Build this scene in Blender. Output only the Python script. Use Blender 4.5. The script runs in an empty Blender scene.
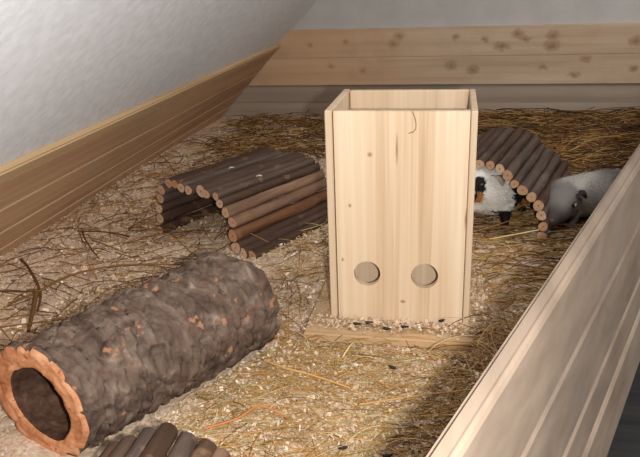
import bpy, bmesh, math, random
import numpy as np
from mathutils import Vector, Matrix, noise, Quaternion

# ------------------------------------------------------------------ camera, world, light
scene = bpy.context.scene
col = scene.collection
scene.view_settings.view_transform = 'Standard'
scene.view_settings.look = 'None'
scene.view_settings.gamma = 1.0
scene.view_settings.exposure = 0.0
scene.view_settings.use_curve_mapping = False

cam_d = bpy.data.cameras.new('camera')
cam_d.sensor_width = 36.0
cam_d.lens = 36.0 * 690 / 640
cam_d.clip_start = 0.01
cam = bpy.data.objects.new('camera', cam_d)
col.objects.link(cam)
CAM_ROT = Matrix(((0.98240, -0.03225, 0.18398), (0.18363, 0.35216, -0.91774), (-0.03519, 0.93538, 0.35189)))
CAM_ROT = CAM_ROT.to_quaternion().normalized().to_matrix()
CAM_POS = Vector((0, 0, 0.5))
cam.matrix_world = Matrix.Translation(CAM_POS) @ CAM_ROT.to_4x4()
scene.camera = cam

world = bpy.data.worlds.new('attic_daylight')
scene.world = world
world.use_nodes = True
bg = world.node_tree.nodes['Background']
bg.inputs['Color'].default_value = (1.0, 0.99, 0.975, 1)
bg.inputs['Strength'].default_value = 0.55

fl = bpy.data.lights.new('camera_flash', 'SPOT')
fl.energy = 33.5
fl.color = (1.0, 0.995, 0.985)
fl.spot_size = math.radians(150)
fl.spot_blend = 1.0
fl.shadow_soft_size = 0.010
flash = bpy.data.objects.new('camera_flash', fl)
col.objects.link(flash)
flash.matrix_world = Matrix.Translation(CAM_POS + CAM_ROT @ Vector((0.046, -0.010, 0.0))) @ CAM_ROT.to_4x4()

# added soft fill lamp high on the right, brightens the floor and back
fill_d = bpy.data.lights.new('added_soft_fill', 'AREA')
fill_d.shape = 'RECTANGLE'; fill_d.size = 1.3; fill_d.size_y = 1.0
fill_d.energy = 19.5
fill_d.color = (1.0, 0.99, 0.97)
fill_o = bpy.data.objects.new('added_soft_fill', fill_d)
col.objects.link(fill_o)
fill_o.location = (0.88, 1.0, 1.62)
fill_o.rotation_mode = 'QUATERNION'
fill_o.rotation_quaternion = (Vector((-0.35, 1.35, 0.0)) - fill_o.location).to_track_quat('-Z', 'Y')

RND = random.Random(7)

# ------------------------------------------------------------------ node helpers
def srgb(r, g, b):
    f = lambda c: (c / 255 / 12.92) if c / 255 <= 0.04045 else ((c / 255 + 0.055) / 1.055) ** 2.4
    return (f(r), f(g), f(b), 1)

class NT:
    def __init__(self, name, rough=0.7, spec=0.3):
        self.m = bpy.data.materials.new(name)
        self.m.use_nodes = True
        self.t = self.m.node_tree
        self.b = self.t.nodes['Principled BSDF']
        self.b.inputs['Roughness'].default_value = rough
        self.b.inputs['Specular IOR Level'].default_value = spec
    def n(self, typ, **kw):
        nd = self.t.nodes.new(typ)
        for k, v in kw.items():
            setattr(nd, k, v)
        return nd
    def l(self, a, b):
        self.t.links.new(a, b)
    def coord(self, which='Object'):
        return self.n('ShaderNodeTexCoord').outputs[which]
    def pos(self):
        return self.n('ShaderNodeNewGeometry').outputs['Position']
    def mapping(self, vec, scale=(1, 1, 1), rot=(0, 0, 0), loc=(0, 0, 0)):
        m = self.n('ShaderNodeMapping')
        m.inputs['Scale'].default_value = scale
        m.inputs['Rotation'].default_value = rot
        m.inputs['Location'].default_value = loc
        self.l(vec, m.inputs['Vector'])
        return m.outputs[0]
    def noise(self, vec, scale=5, detail=4, rough=0.55, dist=0.0):
        m = self.n('ShaderNodeTexNoise')
        m.inputs['Scale'].default_value = scale
        m.inputs['Detail'].default_value = detail
        m.inputs['Roughness'].default_value = rough
        m.inputs['Distortion'].default_value = dist
        self.l(vec, m.inputs['Vector'])
        return m.outputs['Fac']
    def ramp(self, fac, stops):
        r = self.n('ShaderNodeValToRGB')
        e = r.color_ramp.elements
        while len(e) < len(stops):
            e.new(0.5)
        for el, (p, c) in zip(e, stops):
            el.position = p
            el.color = c
        self.l(fac, r.inputs[0])
        return r.outputs[0]
    def math(self, op, a, b=None, clamp=False):
        m = self.n('ShaderNodeMath', operation=op, use_clamp=clamp)
        for i, v in enumerate((a, b)):
            if v is None:
                continue
            if isinstance(v, (int, float)):
                m.inputs[i].default_value = v
            else:
                self.l(v, m.inputs[i])
        return m.outputs[0]
    def mix(self, fac, a, b, mode='MIX'):
        m = self.n('ShaderNodeMix', data_type='RGBA', blend_type=mode)
        for sock, v in ((m.inputs[0], fac), (m.inputs[6], a), (m.inputs[7], b)):
            if isinstance(v, (int, float)):
                sock.default_value = v
            elif isinstance(v, tuple):
                sock.default_value = v
            else:
                self.l(v, sock)
        return m.outputs[2]
    def smooth(self, v, a, b):
        m = self.n('ShaderNodeMapRange', interpolation_type='SMOOTHSTEP')
        self.l(v, m.inputs[0])
        m.inputs[1].default_value = a
        m.inputs[2].default_value = b
        m.inputs[3].default_value = 0
        m.inputs[4].default_value = 1
        return m.outputs[0]
    def vadd(self, a, b):
        m = self.n('ShaderNodeVectorMath', operation='ADD')
        self.l(a, m.inputs[0])
        if isinstance(b, tuple):
            m.inputs[1].default_value = b
        else:
            self.l(b, m.inputs[1])
        return m.outputs[0]
    def bump(self, h, strength=0.3, dist=0.002):
        m = self.n('ShaderNodeBump')
        m.inputs['Strength'].default_value = strength
        m.inputs['Distance'].default_value = dist
        self.l(h, m.inputs['Height'])
        self.l(m.outputs[0], self.b.inputs['Normal'])
    def color(self, c):
        if isinstance(c, tuple):
            self.b.inputs['Base Color'].default_value = c
        else:
            self.l(c, self.b.inputs['Base Color'])
        return self.m

def orand(t, k=10.0):
    """random per-object offset vector"""
    oi = t.n('ShaderNodeObjectInfo').outputs['Random']
    c = t.n('ShaderNodeCombineXYZ')
    for i in range(3):
        t.l(t.math('MULTIPLY', oi, k * (i + 1.37)), c.inputs[i])
    return c.outputs[0], oi

def wood(name, light, mid, dark, axis='X', fine=90.0, knots=(), plane='XZ', knot_col=None, rough=0.6, spec=0.3, streak=0.5, dirt=0.0, spot=None, kscale=1.0, kstr=0.85, left_tint=None, kwob=0.0):
    t = NT(name, rough, spec)
    p = t.pos()
    off, oi = orand(t)
    # the grain bends around knots
    pk = p
    if knots:
        nz = t.n('ShaderNodeTexNoise'); nz.inputs['Scale'].default_value = 55; nz.inputs['Detail'].default_value = 3
        t.l(p, nz.inputs['Vector'])
        vm = t.n('ShaderNodeVectorMath', operation='MULTIPLY_ADD')
        t.l(nz.outputs['Color'], vm.inputs[0]); vm.inputs[1].default_value = (kwob, kwob, kwob); t.l(p, vm.inputs[2])
        pk = t.vadd(vm.outputs[0], (-kwob / 2, -kwob / 2, -kwob / 2))
    core = None
    for (ka, kb, ra, rb) in knots:
        ra, rb = ra * kscale, rb * kscale
        cx = (ka, 0, kb) if plane == 'XZ' else (ka, kb, 0)
        sc = (1 / ra, 0, 1 / rb)
        v = t.mapping(pk, sc, loc=(-ka / ra, 0, -kb / rb))
        ln = t.n('ShaderNodeVectorMath', operation='LENGTH')
        t.l(v, ln.inputs[0])
        d = ln.outputs['Value']
        core = d if core is None else t.math('MINIMUM', core, d)
    gp = t.vadd(p, off)
    s = {'X': (1.6, fine, fine), 'Y': (fine, 1.6, fine), 'Z': (fine, fine, 1.6)}[axis]
    s2 = tuple(x * 0.22 if x > 2 else 0.8 for x in s)
    g1 = t.noise(t.mapping(gp, s), 1.0, 5, 0.6, 0.3)
    g2 = t.noise(t.mapping(gp, s2), 1.0, 3, 0.5, 0.8)
    g = t.math('ADD', t.math('MULTIPLY', g1, streak), t.math('MULTIPLY', g2, 1 - streak))
    if core is not None:
        ring = t.math('MULTIPLY', t.math('SUBTRACT', 1.0, t.smooth(core, 1.0, 3.2)), 0.22)
        g = t.math('SUBTRACT', g, ring)
    c = t.ramp(g, [(0.30, dark), (0.47, mid), (0.62, light)])
    if left_tint:  # mixes in a second tint towards lower x
        hx = t.n('ShaderNodeSeparateXYZ'); t.l(p, hx.inputs[0])
        hv = t.math('ADD', hx.outputs[0], t.math('MULTIPLY', g2, 0.35))
        c = t.mix(t.math('MULTIPLY', t.math('SUBTRACT', 1.0, t.smooth(hv, -0.32, 0.22)), 0.55), c, left_tint)
    # board to board tone
    c = t.mix(t.math('MULTIPLY', oi, 0.28), c, mid)
    if core is not None:
        kc = knot_col or srgb(95, 60, 38)
        c = t.mix(t.math('MULTIPLY', t.math('SUBTRACT', 1.0, t.smooth(core, 0.3, 1.35)), kstr), c, kc)
    if dirt:
        dn = t.noise(t.mapping(gp, tuple(0.5 * x if x > 2 else 6 for x in s2)), 1.0, 5, 0.65)
        c = t.mix(t.math('MULTIPLY', t.smooth(dn, 0.45, 0.72), dirt), c, spot or srgb(120, 112, 104))
    t.bump(g, 0.12, 0.0015)
    return t.color(c)

# ------------------------------------------------------------------ mesh helpers
def link(name, me, mats, parent=None):
    o = bpy.data.objects.new(name, me)
    for m in (mats if isinstance(mats, (list, tuple)) else [mats]):
        if m is not None and m.name not in [q.name for q in me.materials if q]:
            me.materials.append(m)
    col.objects.link(o)
    if parent is not None:
        o.parent = parent
    return o

def from_bm(name, bm, mats, parent=None, smooth=False):
    me = bpy.data.meshes.new(name)
    bm.normal_update()
    bm.to_mesh(me)
    bm.free()
    if smooth:
        for p in me.polygons:
            p.use_smooth = True
    return link(name, me, mats, parent)

def empty(name, loc, rotz=0.0):
    o = bpy.data.objects.new(name, None)
    o.location = loc
    o.rotation_euler = (0, 0, rotz)
    o.empty_display_size = 0.05
    col.objects.link(o)
    return o

def tag(o, label, cat, group=None):
    o['label'] = label
    o['category'] = cat
    if group:
        o['group'] = group
    return o

def struct(o, kind='structure'):
    o['kind'] = kind
    return o

def bevel_box_bm(x0, x1, y0, y1, z0, z1, bev=0.0, seg=1):
    bm = bmesh.new()
    bmesh.ops.create_cube(bm, size=1)
    for v in bm.verts:
        v.co = Vector((x0 + (v.co.x + .5) * (x1 - x0), y0 + (v.co.y + .5) * (y1 - y0), z0 + (v.co.z + .5) * (z1 - z0)))
    if bev:
        bmesh.ops.bevel(bm, geom=bm.edges[:], offset=bev, segments=seg, affect='EDGES')
    return bm

def frame_bm(O, ax, ay, az, x0, x1, y0, y1, z0, z1, bev=0.0, seg=1):
    """box in an oblique frame O + x ax + y ay + z az"""
    bm = bevel_box_bm(x0, x1, y0, y1, z0, z1, bev, seg)
    for v in bm.verts:
        v.co = O + ax * v.co.x + ay * v.co.y + az * v.co.z
    bmesh.ops.recalc_face_normals(bm, faces=bm.faces[:])
    return bm

# ------------------------------------------------------------------ materials
M_plaster = NT('rough_plaster', 0.9, 0.15)
_p = M_plaster.pos()
_h = M_plaster.math('ADD', M_plaster.noise(_p, 95, 4, 0.6), M_plaster.math('MULTIPLY', M_plaster.noise(M_plaster.mapping(_p, (1, .55, 1)), 260, 3, 0.6), 0.6))
M_plaster.bump(_h, 0.15, 0.003)
M_plaster = M_plaster.color(M_plaster.ramp(M_plaster.noise(_p, 60, 4), [(0.35, srgb(228, 230, 233)), (0.65, srgb(242, 244, 247))]))

M_gable = NT('painted_gable', 0.85, 0.2)
M_gable.bump(M_gable.noise(M_gable.pos(), 120, 4), 0.2, 0.002)
M_gable = M_gable.color(M_gable.ramp(M_gable.noise(M_gable.pos(), 14, 3), [(0.3, srgb(180, 175, 170)), (0.7, srgb(190, 185, 180))]))


BACK_KNOTS = [(-0.1896, 0.2758, .012, .009), (-0.21, 0.2517, .012, .010), (-0.3725, 0.2612, .008, .006), (0.0011, 0.2709, .009, .007),
              (0.2019, 0.2767, .014, .009), (0.2252, 0.2612, .013, .006), (0.1528, 0.2373, .018, .008), (0.0965, 0.261, .008, .006),
              (0.3132, 0.2681, .013, .010), (0.3126, 0.2363, .016, .011), (0.5705, 0.2476, .014, .010), (-0.5001, 0.2533, .007, .006),
              (-0.0125, 0.1754, .011, .010), (-0.4277, 0.1803, .008, .007), (-0.3147, 0.1618, .009, .008), (0.0614, 0.1612, .013, .009),
              (0.39, 0.1414, .013, .006), (0.2894, 0.1653, .010, .006), (0.5744, 0.1622, .010, .007), (0.4229, 0.1929, .011, .007),
              (0.86, 0.27, .012, .009), (1.05, 0.16, .012, .009)]
M_back = wood('back_pine', srgb(212, 188, 162), srgb(192, 165, 137), srgb(162, 130, 102), 'X', 46, BACK_KNOTS, knot_col=srgb(126, 94, 70), kscale=.72, kstr=.5, kwob=.022, left_tint=srgb(206, 158, 104), dirt=0.35, spot=srgb(172, 136, 100))
M_grey = wood('weathered_board', srgb(178, 160, 142), srgb(162, 144, 126), srgb(136, 118, 102), 'X', 40, dirt=0.35, spot=srgb(150, 136, 126))
M_slope = wood('brown_pine', srgb(212, 176, 138), srgb(190, 152, 116), srgb(156, 118, 86), 'Y', 50)
M_slope_cap = wood('pale_pine_batten', srgb(206, 176, 136), srgb(186, 152, 112), srgb(150, 114, 78), 'Y', 70)
M_panel = wood('greyed_pine', srgb(150, 131, 113), srgb(128, 110, 94), srgb(100, 84, 70), 'Y', 34, dirt=0.4, spot=srgb(128, 120, 112))
M_box = wood('box_pine', srgb(234, 210, 180), srgb(220, 191, 156), srgb(186, 150, 112), 'Z', 100,
             [(-0.1107, 0.2584, .0022, .0022), (-0.1401, 0.1835, .0016, .0022), (-0.0641, 0.0358, .0026, .0018), (-0.1522, 0.0994, .0014, .0022),
              (0.0221, 0.1673, .0011, .010), (-0.0737, 0.2659, .0011, .013)], knot_col=srgb(120, 82, 58), rough=0.42, spec=0.45, kscale=.7, kstr=.7)
M_box_side = wood('box_pine_side', srgb(224, 200, 170), srgb(206, 178, 146), srgb(178, 146, 114), 'Z', 90)
M_baseplate = wood('base_pine', srgb(214, 180, 138), srgb(196, 160, 118), srgb(168, 130, 92), 'X', 60, dirt=0.3, spot=srgb(150, 128, 100))

# roof slope
SL = math.radians(47)
SDIR = Vector((math.cos(SL), 0, math.sin(SL)))
SNOR = Vector((math.sin(SL), 0, -math.cos(SL)))
YAX = Vector((0, 1, 0))
S0 = Vector((-0.84, 0, 0))
sz = lambda z: z / math.sin(SL)
face_x = lambda z: -0.84 + z / math.tan(SL)

# ------------------------------------------------------------------ room shell
CA = math.radians(44)
CDIR = Vector((math.cos(CA), 0, math.sin(CA)))
CNOR = Vector((math.sin(CA), 0, -math.cos(CA)))
C0 = S0 + SDIR * sz(0.235) - SNOR * 0.0125
struct(from_bm('ceiling', frame_bm(C0, CDIR, YAX, CNOR, 0.0, 1.75, -1.2, 2.62, -0.06, 0.0), M_plaster))

# plaster gable behind the planks
gb = bmesh.new()
gv = [(face_x(-0.40) - 0.25, -0.40), (1.9, -0.40), (1.9, 1.5), (0.55, 1.5)]
pts = [gb.verts.new((x, 2.458, z)) for x, z in gv] + [gb.verts.new((x, 2.53, z)) for x, z in gv]
for q in ((0, 1, 2, 3), (7, 6, 5, 4), (0, 4, 5, 1), (1, 5, 6, 2), (2, 6, 7, 3), (3, 7, 4, 0)):
    gb.faces.new([pts[i] for i in q])
bmesh.ops.recalc_face_normals(gb, faces=gb.faces[:])
wall_back = struct(from_bm('wall_back', gb, M_gable))

def back_plank(z0, z1, y0, y1, mat):
    bm = bevel_box_bm(0, 1, y0, y1, z0, z1)
    for v in bm.verts:
        v.co.x = (face_x(v.co.z) - 0.02) if v.co.x < 0.5 else 1.62
    bmesh.ops.bevel(bm, geom=bm.edges[:], offset=0.0011, segments=2, affect='EDGES')
    return from_bm('plank', bm, mat, wall_back)
back_plank(0.2077, 0.302, 2.437, 2.4575, M_back)
back_plank(0.112, 0.2075, 2.4375, 2.4575, M_back)
back_plank(0.0488, 0.110, 2.4475, 2.4578, M_grey)
back_plank(-0.040, 0.0485, 2.447, 2.4578, M_grey)

# boards along the foot of the roof slope
wall_left = struct(from_bm('wall_left', frame_bm(S0, SDIR, YAX, SNOR, sz(-0.05), sz(0.232), -0.9, 2.436, -0.030, -0.0125), M_slope))
edges = [-0.045, 0.0445, 0.1005, 0.1675, 0.2350]
for a, b in zip(edges[:-1], edges[1:]):
    from_bm('board', frame_bm(S0, SDIR, YAX, SNOR, sz(a) + 0.0004, sz(b) - 0.0004, -0.9, 2.434, -0.0125, 0.0, 0.0040, 2), M_slope, wall_left)
from_bm('batten', frame_bm(S0, SDIR, YAX, SNOR, sz(0.2358), sz(0.2560), -0.9, 2.434, -0.0120, 0.0025, 0.003, 2), M_slope_cap, wall_left)

# near panel of the pen, looked over by the camera
PO = Vector((-0.0109, 0.2857, 0.27))
PU = Vector((0.3665, 0.9299, 0.0309)).normalized()
PH = Vector((0.9304, -0.3667, 0)).normalized()
PD = Vector((0.0762, 0.0031, -0.9971)).normalized()
wall_right = empty('wall_right', PO)
struct(wall_right)
bpy.context.view_layer.update()
LP = [0.0, 0.079, 0.160, 0.211, 0.293]
for i, (a, b) in enumerate(zip(LP[:-1], LP[1:])):
    in_ = 0.0 if i < 3 else 0.001
    from_bm('board', frame_bm(Vector((0, 0, 0)), PH, PU, -PD, 0.0 + in_, 0.0157 + (0.0006 if i == 0 else 0) + (0.002 if i == 3 else 0), -0.75, 2.30,
                              -b + 0.0003, -a - 0.0003, 0.0046, 3), M_panel, wall_right)
xr = lambda y: 0.004 + 0.3941 * (y - 0.2857)     # foot of its inner face

# pen deck and the dark attic floor outside
M_deck = wood('deck_board', srgb(150, 126, 100), srgb(130, 106, 82), srgb(100, 80, 60), 'X', 40)
dk = bmesh.new()
ol = [(-0.87, -0.9), (xr(-0.4) - 0.02, -0.4), (xr(2.3) - 0.02, 2.3), (xr(2.3) - 0.02, 2.445), (-0.87, 2.445)]
lo = [dk.verts.new((x, y, -0.075)) for x, y in ol]
hi = [dk.verts.new((x, y, -0.045)) for x, y in ol]
dk.faces.new(hi); dk.faces.new(lo[::-1])
for i in range(5):
    j = (i + 1) % 5
    dk.faces.new((lo[i], lo[j], hi[j], hi[i]))
bmesh.ops.recalc_face_normals(dk, faces=dk.faces[:])
struct(from_bm('trim_1', dk, M_deck))
t = NT('dark_floorboards', 0.6, 0.3)
_c = t.ramp(t.noise(t.mapping(t.pos(), (2, 40, 40)), 1, 4), [(0.3, srgb(44, 42, 40)), (0.7, srgb(62, 60, 58))])
M_floor = t.color(_c)
floor = struct(from_bm('floor', bevel_box_bm(-1.2, 2.6, -1.5, 2.46, -0.42, -0.40), M_floor))
for k in range(14):
    y0 = -1.45 + k * 0.16
    from_bm('floorboard', bevel_box_bm(0.02, 2.5, y0 + .001, y0 + .159, -0.40, -0.385, 0.002), M_floor, floor)

# ------------------------------------------------------------------ bedding
def smst(a, b, x):
    x = max(0.0, min(1.0, (x - a) / (b - a)))
    return x * x * (3 - 2 * x)

BX = (-0.172, 0.032, 0.921, 1.096)       # footprint of the wooden tower
PLATE = (-0.206, 0.058, 0.870, 1.140)
def bed_z(x, y):
    z = 0.006 * noise.noise((x * 7, y * 7, 0.3)) + 0.004 * noise.noise((x * 19, y * 19, 5.1)) + 0.002 * noise.noise((x * 55, y * 55, 9.1))
    z += 0.006 * smst(1.75, 2.4, y) * smst(-0.25, 0.35, x)
    z += 0.014 * smst(0.12, 0.0, abs(x + 0.80)) * smst(2.4, 1.8, y)
    # flat spot under the plate
    dx = max(PLATE[0] - x, x - PLATE[1], 0); dy = max(PLATE[2] - y, y - PLATE[3], 0)
    d = math.hypot(dx, dy)
    k = smst(0.05, 0.0, d)
    z = z * (1 - k) - 0.013 * k
    # shavings lap over the right front corner and the rear of the plate
    z += 0.016 * math.exp(-((x - 0.065) / 0.03) ** 2 - ((y - 0.90) / 0.05) ** 2)
    return z

t = NT('shavings_bed', 0.9, 0.1)
p = t.pos()
n1 = t.noise(p, 160, 5, 0.7)
n2 = t.noise(p, 9, 3, 0.6)
c1 = t.ramp(n1, [(0.28, srgb(184, 152, 122)), (0.45, srgb(224, 194, 164)), (0.60, srgb(240, 219, 195)), (0.72, srgb(246, 232, 214))])
c1 = t.mix(t.math('MULTIPLY', t.smooth(n2, 0.45, 0.65), 0.3), c1, srgb(186, 154, 116))
t.bump(n1, 0.8, 0.006)
M_bed = t.color(c1)
bm = bmesh.new()
NY, NX = 230, 170
rows = []
for j in range(NY + 1):
    y = -0.15 + (2.446 + 0.15) * j / NY
    a, b = -0.865, max(xr(y) - 0.012, -0.6)
    rows.append([])
    for i in range(NX + 1):
        x = a + (b - a) * i / NX
        rows[-1].append(bm.verts.new((x, y, bed_z(x, y))))
for j in range(NY):
    for i in range(NX):
        bm.faces.new((rows[j][i], rows[j][i + 1], rows[j + 1][i + 1], rows[j + 1][i]))
bed = from_bm('bedding', bm, M_bed, smooth=True)
struct(bed, 'stuff')
bed['label'] = 'beige layer of wood shavings covering the pen floor'
bed['category'] = 'bedding'

# attribute driven material for flakes, hay, fur
def attr_mat(name, rough=0.8, spec=0.15, trans=0.0):
    t = NT(name, rough, spec)
    a = t.n('ShaderNodeAttribute', attribute_name='tint')
    return t.color(a.outputs['Color'])
M_flake = attr_mat('flake_tint', 0.8, 0.15)
M_hay = attr_mat('hay_tint', 0.6, 0.25)

def mesh_np(name, V, Fq, colors, mat, smooth=False):
    """V (n,3), Fq (m,k) faces all of one size, colors per vertex (n,4)"""
    me = bpy.data.meshes.new(name)
    V = np.asarray(V, dtype=np.float32); Fq = np.asarray(Fq, dtype=np.int32)
    k = Fq.shape[1]
    me.vertices.add(len(V)); me.vertices.foreach_set('co', V.ravel())
    me.loops.add(Fq.size); me.loops.foreach_set('vertex_index', Fq.ravel())
    me.polygons.add(len(Fq))
    me.polygons.foreach_set('loop_start', np.arange(0, Fq.size, k, dtype=np.int32))
    me.polygons.foreach_set('loop_total', np.full(len(Fq), k, dtype=np.int32))
    if smooth:
        me.polygons.foreach_set('use_smooth', np.ones(len(Fq), dtype=bool))
    at = me.color_attributes.new('tint', 'FLOAT_COLOR', 'POINT')
    at.data.foreach_set('color', np.asarray(colors, dtype=np.float32).ravel())
    me.update(); me.validate()
    me.materials.append(mat)
    return me

# cork tube axis (used to keep loose bedding out of it)
CK_A = Vector((-0.440, 0.578, 0.060)); CK_B = Vector((-0.3035, 0.839, 0.060))
CK_AX = (CK_B - CK_A); CK_L = CK_AX.length; CK_AX = CK_AX.normalized()
CK_R = 0.070
B1_O = Vector((-0.583, 1.239, 0)); B1_R = Vector((0.907, -0.42, 0)).normalized()
B2_O = Vector((0.173, 1.272, 0)); B2_R = Vector((0.966, -0.26, 0)).normalized()
def local(O, R, x, y):
    d = Vector((x - O.x, y - O.y, 0)); N = Vector((-R.y, R.x, 0))
    return d.dot(R), d.dot(N)

def blocked(x, y):
    if -.212 < x < -.176 and .866 < y < 1.06 and RND.random() < .6:
        return True
    if -.20 < x < .05 and PLATE[2] - .012 < y < PLATE[2] + .014 and RND.random() < .85:
        return True
    if BX[0] - .006 < x < BX[1] + .006 and BX[2] - .006 < y < BX[3] + .006:
        return True
    d = Vector((x - CK_A.x, y - CK_A.y, 0)); ax = Vector((CK_AX.x, CK_AX.y, 0)).normalized()
    tt = d.dot(ax); ss = (d - ax * tt).length
    if -0.03 < tt < CK_L + .02 and ss < CK_R - .012:
        return True
    if x > xr(y) - 0.012 or x < -0.85:
        return True
    return False

rng = np.random.default_rng(3)
PAL = [srgb(228, 202, 174), srgb(214, 186, 156), srgb(198, 168, 138), srgb(240, 224, 204), srgb(178, 146, 116), srgb(146, 116, 90), srgb(212, 186, 144)]
PW = np.array([.27, .29, .20, .05, .09, .04, .06])
V = []; F = []; Cc = []
def add_flakes(n, sampler, smin, smax, lift, bright=1.0):
    made = 0; tries = 0
    while made < n and tries < n * 6:
        tries += 1
        x, y = sampler()
        if blocked(x, y):
            continue
        onplate = PLATE[0] < x < PLATE[1] and PLATE[2] < y < PLATE[3]
        z = (0.003 if onplate else bed_z(x, y)) + RND.uniform(0.0, lift)
        L = RND.uniform(smin, smax) * (1 if RND.random() < .85 else 1.8); Wd = L * RND.uniform(0.3, 0.75)
        a = RND.uniform(0, 6.283); ca, sa = math.cos(a), math.sin(a)
        tx, ty = RND.gauss(0, .35), RND.gauss(0, .35)
        curl = RND.uniform(-.35, .45) * L
        base = len(V)
        for (u, v, k) in ((-.5, -.5, 0), (-.5, .5, 0), (0, -.45, 1), (0, .55, 1), (.5, -.4, 0), (.5, .35, 0)):
            lx, ly = u * L, v * Wd
            px, py = ca * lx - sa * ly, sa * lx + ca * ly
            V.append((x + px, y + py, z + tx * px + ty * py + curl * .5 * k))
        F.append((base, base + 2, base + 3, base + 1)); F.append((base + 2, base + 4, base + 5, base + 3))
        c = PAL[int(rng.choice(len(PAL), p=PW))]
        f = RND.uniform(.82, 1.12) * bright
        Cc.extend([(min(c[0] * f, .95), min(c[1] * f, .95), min(c[2] * f, .95), 1)] * 6)
        made += 1
u = RND.uniform
add_flakes(26000, lambda: (u(-.62, .25), u(.38, 1.0)), .0018, .0050, .006, .86)
add_flakes(16000, lambda: (u(-.85, -.2), u(.7, 1.9)), .0022, .0055, .006, 1.16)
add_flakes(7000, lambda: (u(-.85, .5), u(.9, 2.44)), .003, .007, .008)
add_flakes(700, lambda: (u(.036, .070), u(.86, 1.13)), .0025, .0055, .010)
add_flakes(900, lambda: (u(-.195, .055), min(.920, .872 + abs(RND.gauss(.040, .011)))), .0025, .0055, .007, 1.05)
shav = link('wood_shavings', mesh_np('wood_shavings', V, F, Cc, M_flake), None)
struct(shav, 'stuff'); shav['label'] = 'loose pale wood flakes scattered over the pen floor'; shav['category'] = 'wood shavings'

# ------------------------------------------------------------------ hay
def strand(V, F, Cc, p0, ang, length, rad, colr, pitch=0.0, bend=0.0, lift=0.0, nseg=5, droop=1.0, ground=True):
    x, y, z = p0
    a = ang; seg = length / nseg
    pts = []
    for i in range(nseg + 1):
        pts.append((x, y, z))
        x += math.cos(a) * seg * math.cos(pitch); y += math.sin(a) * seg * math.cos(pitch); z += math.sin(pitch) * seg
        a += bend / nseg
        pitch -= droop * .12
        if ground:
            g = bed_z(x, y) + rad * .6
            if z < g:
                z = g; pitch = max(pitch, 0.05)
    if any(blocked(q[0], q[1]) for q in pts):
        return False
    base = len(V)
    for i, q in enumerate(pts):
        j = min(i + 1, nseg); k = max(i - 1, 0)
        d = Vector(pts[j]) - Vector(pts[k]); d.normalize()
        s = d.cross(Vector((0, 0, 1))); s = s.normalized() if s.length > 1e-5 else Vector((1, 0, 0))
        w = s.cross(d)
        r = rad * (1.0 - .45 * i / nseg)
        for th in (0.5, 2.6, 4.7):
            o = s * (math.cos(th) * r) + w * (math.sin(th) * r)
            V.append((q[0] + o.x, q[1] + o.y, q[2] + o.z))
    for i in range(nseg):
        for k in range(3):
            a0 = base + i * 3 + k; a1 = base + i * 3 + (k + 1) % 3
            F.append((a0, a1, a1 + 3, a0 + 3))
    f = RND.uniform(.75, 1.2)
    Cc.extend([(colr[0] * f, colr[1] * f, colr[2] * f, 1)] * (3 * (nseg + 1)))
    return True

H_GOLD = srgb(186, 140, 78); H_BROWN = srgb(136, 97, 56); H_DARK = srgb(92, 64, 40); H_PALE = srgb(212, 188, 138); H_GREEN = srgb(176, 162, 110); H_OCH = srgb(196, 156, 96)
def hay(n, region, cols, rad, length, lift, pitch, dirn=None, spread=6.3):
    made = tries = 0
    while made < n and tries < 5 * n:
        tries += 1
        x, y = region()
        if blocked(x, y):
            continue
        a = u(0, 6.283) if dirn is None else RND.gauss(dirn, spread) + (math.pi if RND.random() < .5 else 0)
        z = bed_z(x, y) + abs(RND.gauss(0, lift))
        if PLATE[0] - .02 < x < PLATE[1] + .02 and PLATE[2] - .02 < y < PLATE[3] + .02:
            z += .016
        if strand(HV, HF, HC, (x, y, z), a, u(*length), u(*rad), RND.choice(cols), RND.gauss(pitch, .16), RND.gauss(0, .7)):
            made += 1
HV, HF, HC = [], [], []
# golden heap along the back, deepest right of the tower
hay(3600, lambda: (u(-.05, 1.1), 2.44 - abs(RND.gauss(0, .52))), [H_GOLD, H_BROWN, H_BROWN, H_OCH, H_DARK, H_DARK], (.0010, .0022), (.06, .19), .010, .03, .15, .5)
hay(1100, lambda: (u(-.75, 0), u(1.85, 2.43)), [H_GOLD, H_BROWN, H_BROWN, H_DARK, H_OCH], (.0009, .0020), (.06, .18), .008, .04)
# trampled hay between tower, right bridge and near panel
hay(1500, lambda: (u(.02, .45), u(.85, 1.75)), [H_GOLD, H_OCH, H_PALE, H_BROWN, H_GOLD], (.0006, .0013), (.03, .12), .006, .04, .1, .6)
hay(3600, lambda: (u(-.32, .14), u(.42, .90)), [H_GOLD, H_OCH, H_BROWN, H_GOLD, H_OCH, H_PALE, H_GREEN, H_GOLD], (.0004, .0009), (.02, .09), .004, .03, .1, .6)
hay(420, lambda: (u(-.30, -.10), u(.85, 1.35)), [H_GOLD, H_OCH, H_PALE, H_BROWN], (.0006, .0012), (.03, .10), .005, .04)
# sparse brown stems on the left
hay(200, lambda: (u(-.84, -.42), u(.70, 1.25)), [H_BROWN, H_DARK, H_BROWN, H_GOLD], (.0006, .0013), (.04, .13), .004, .05)
hay(80, lambda: (u(-.84, -.40), u(.72, 1.35)), [H_BROWN, H_GOLD, H_BROWN, H_OCH], (.0008, .0016), (.08, .20), .006, .08)
hay(430, lambda: (u(-.82, -.45), u(1.25, 2.0)), [H_BROWN, H_DARK, H_GOLD, H_GOLD], (.0007, .0014), (.05, .15), .005, .06)
hayo = link('hay', mesh_np('hay', HV, HF, HC, M_hay, True), None)
struct(hayo, 'stuff'); hayo['label'] = 'golden brown hay strewn over the pen floor'; hayo['category'] = 'hay'

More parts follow.
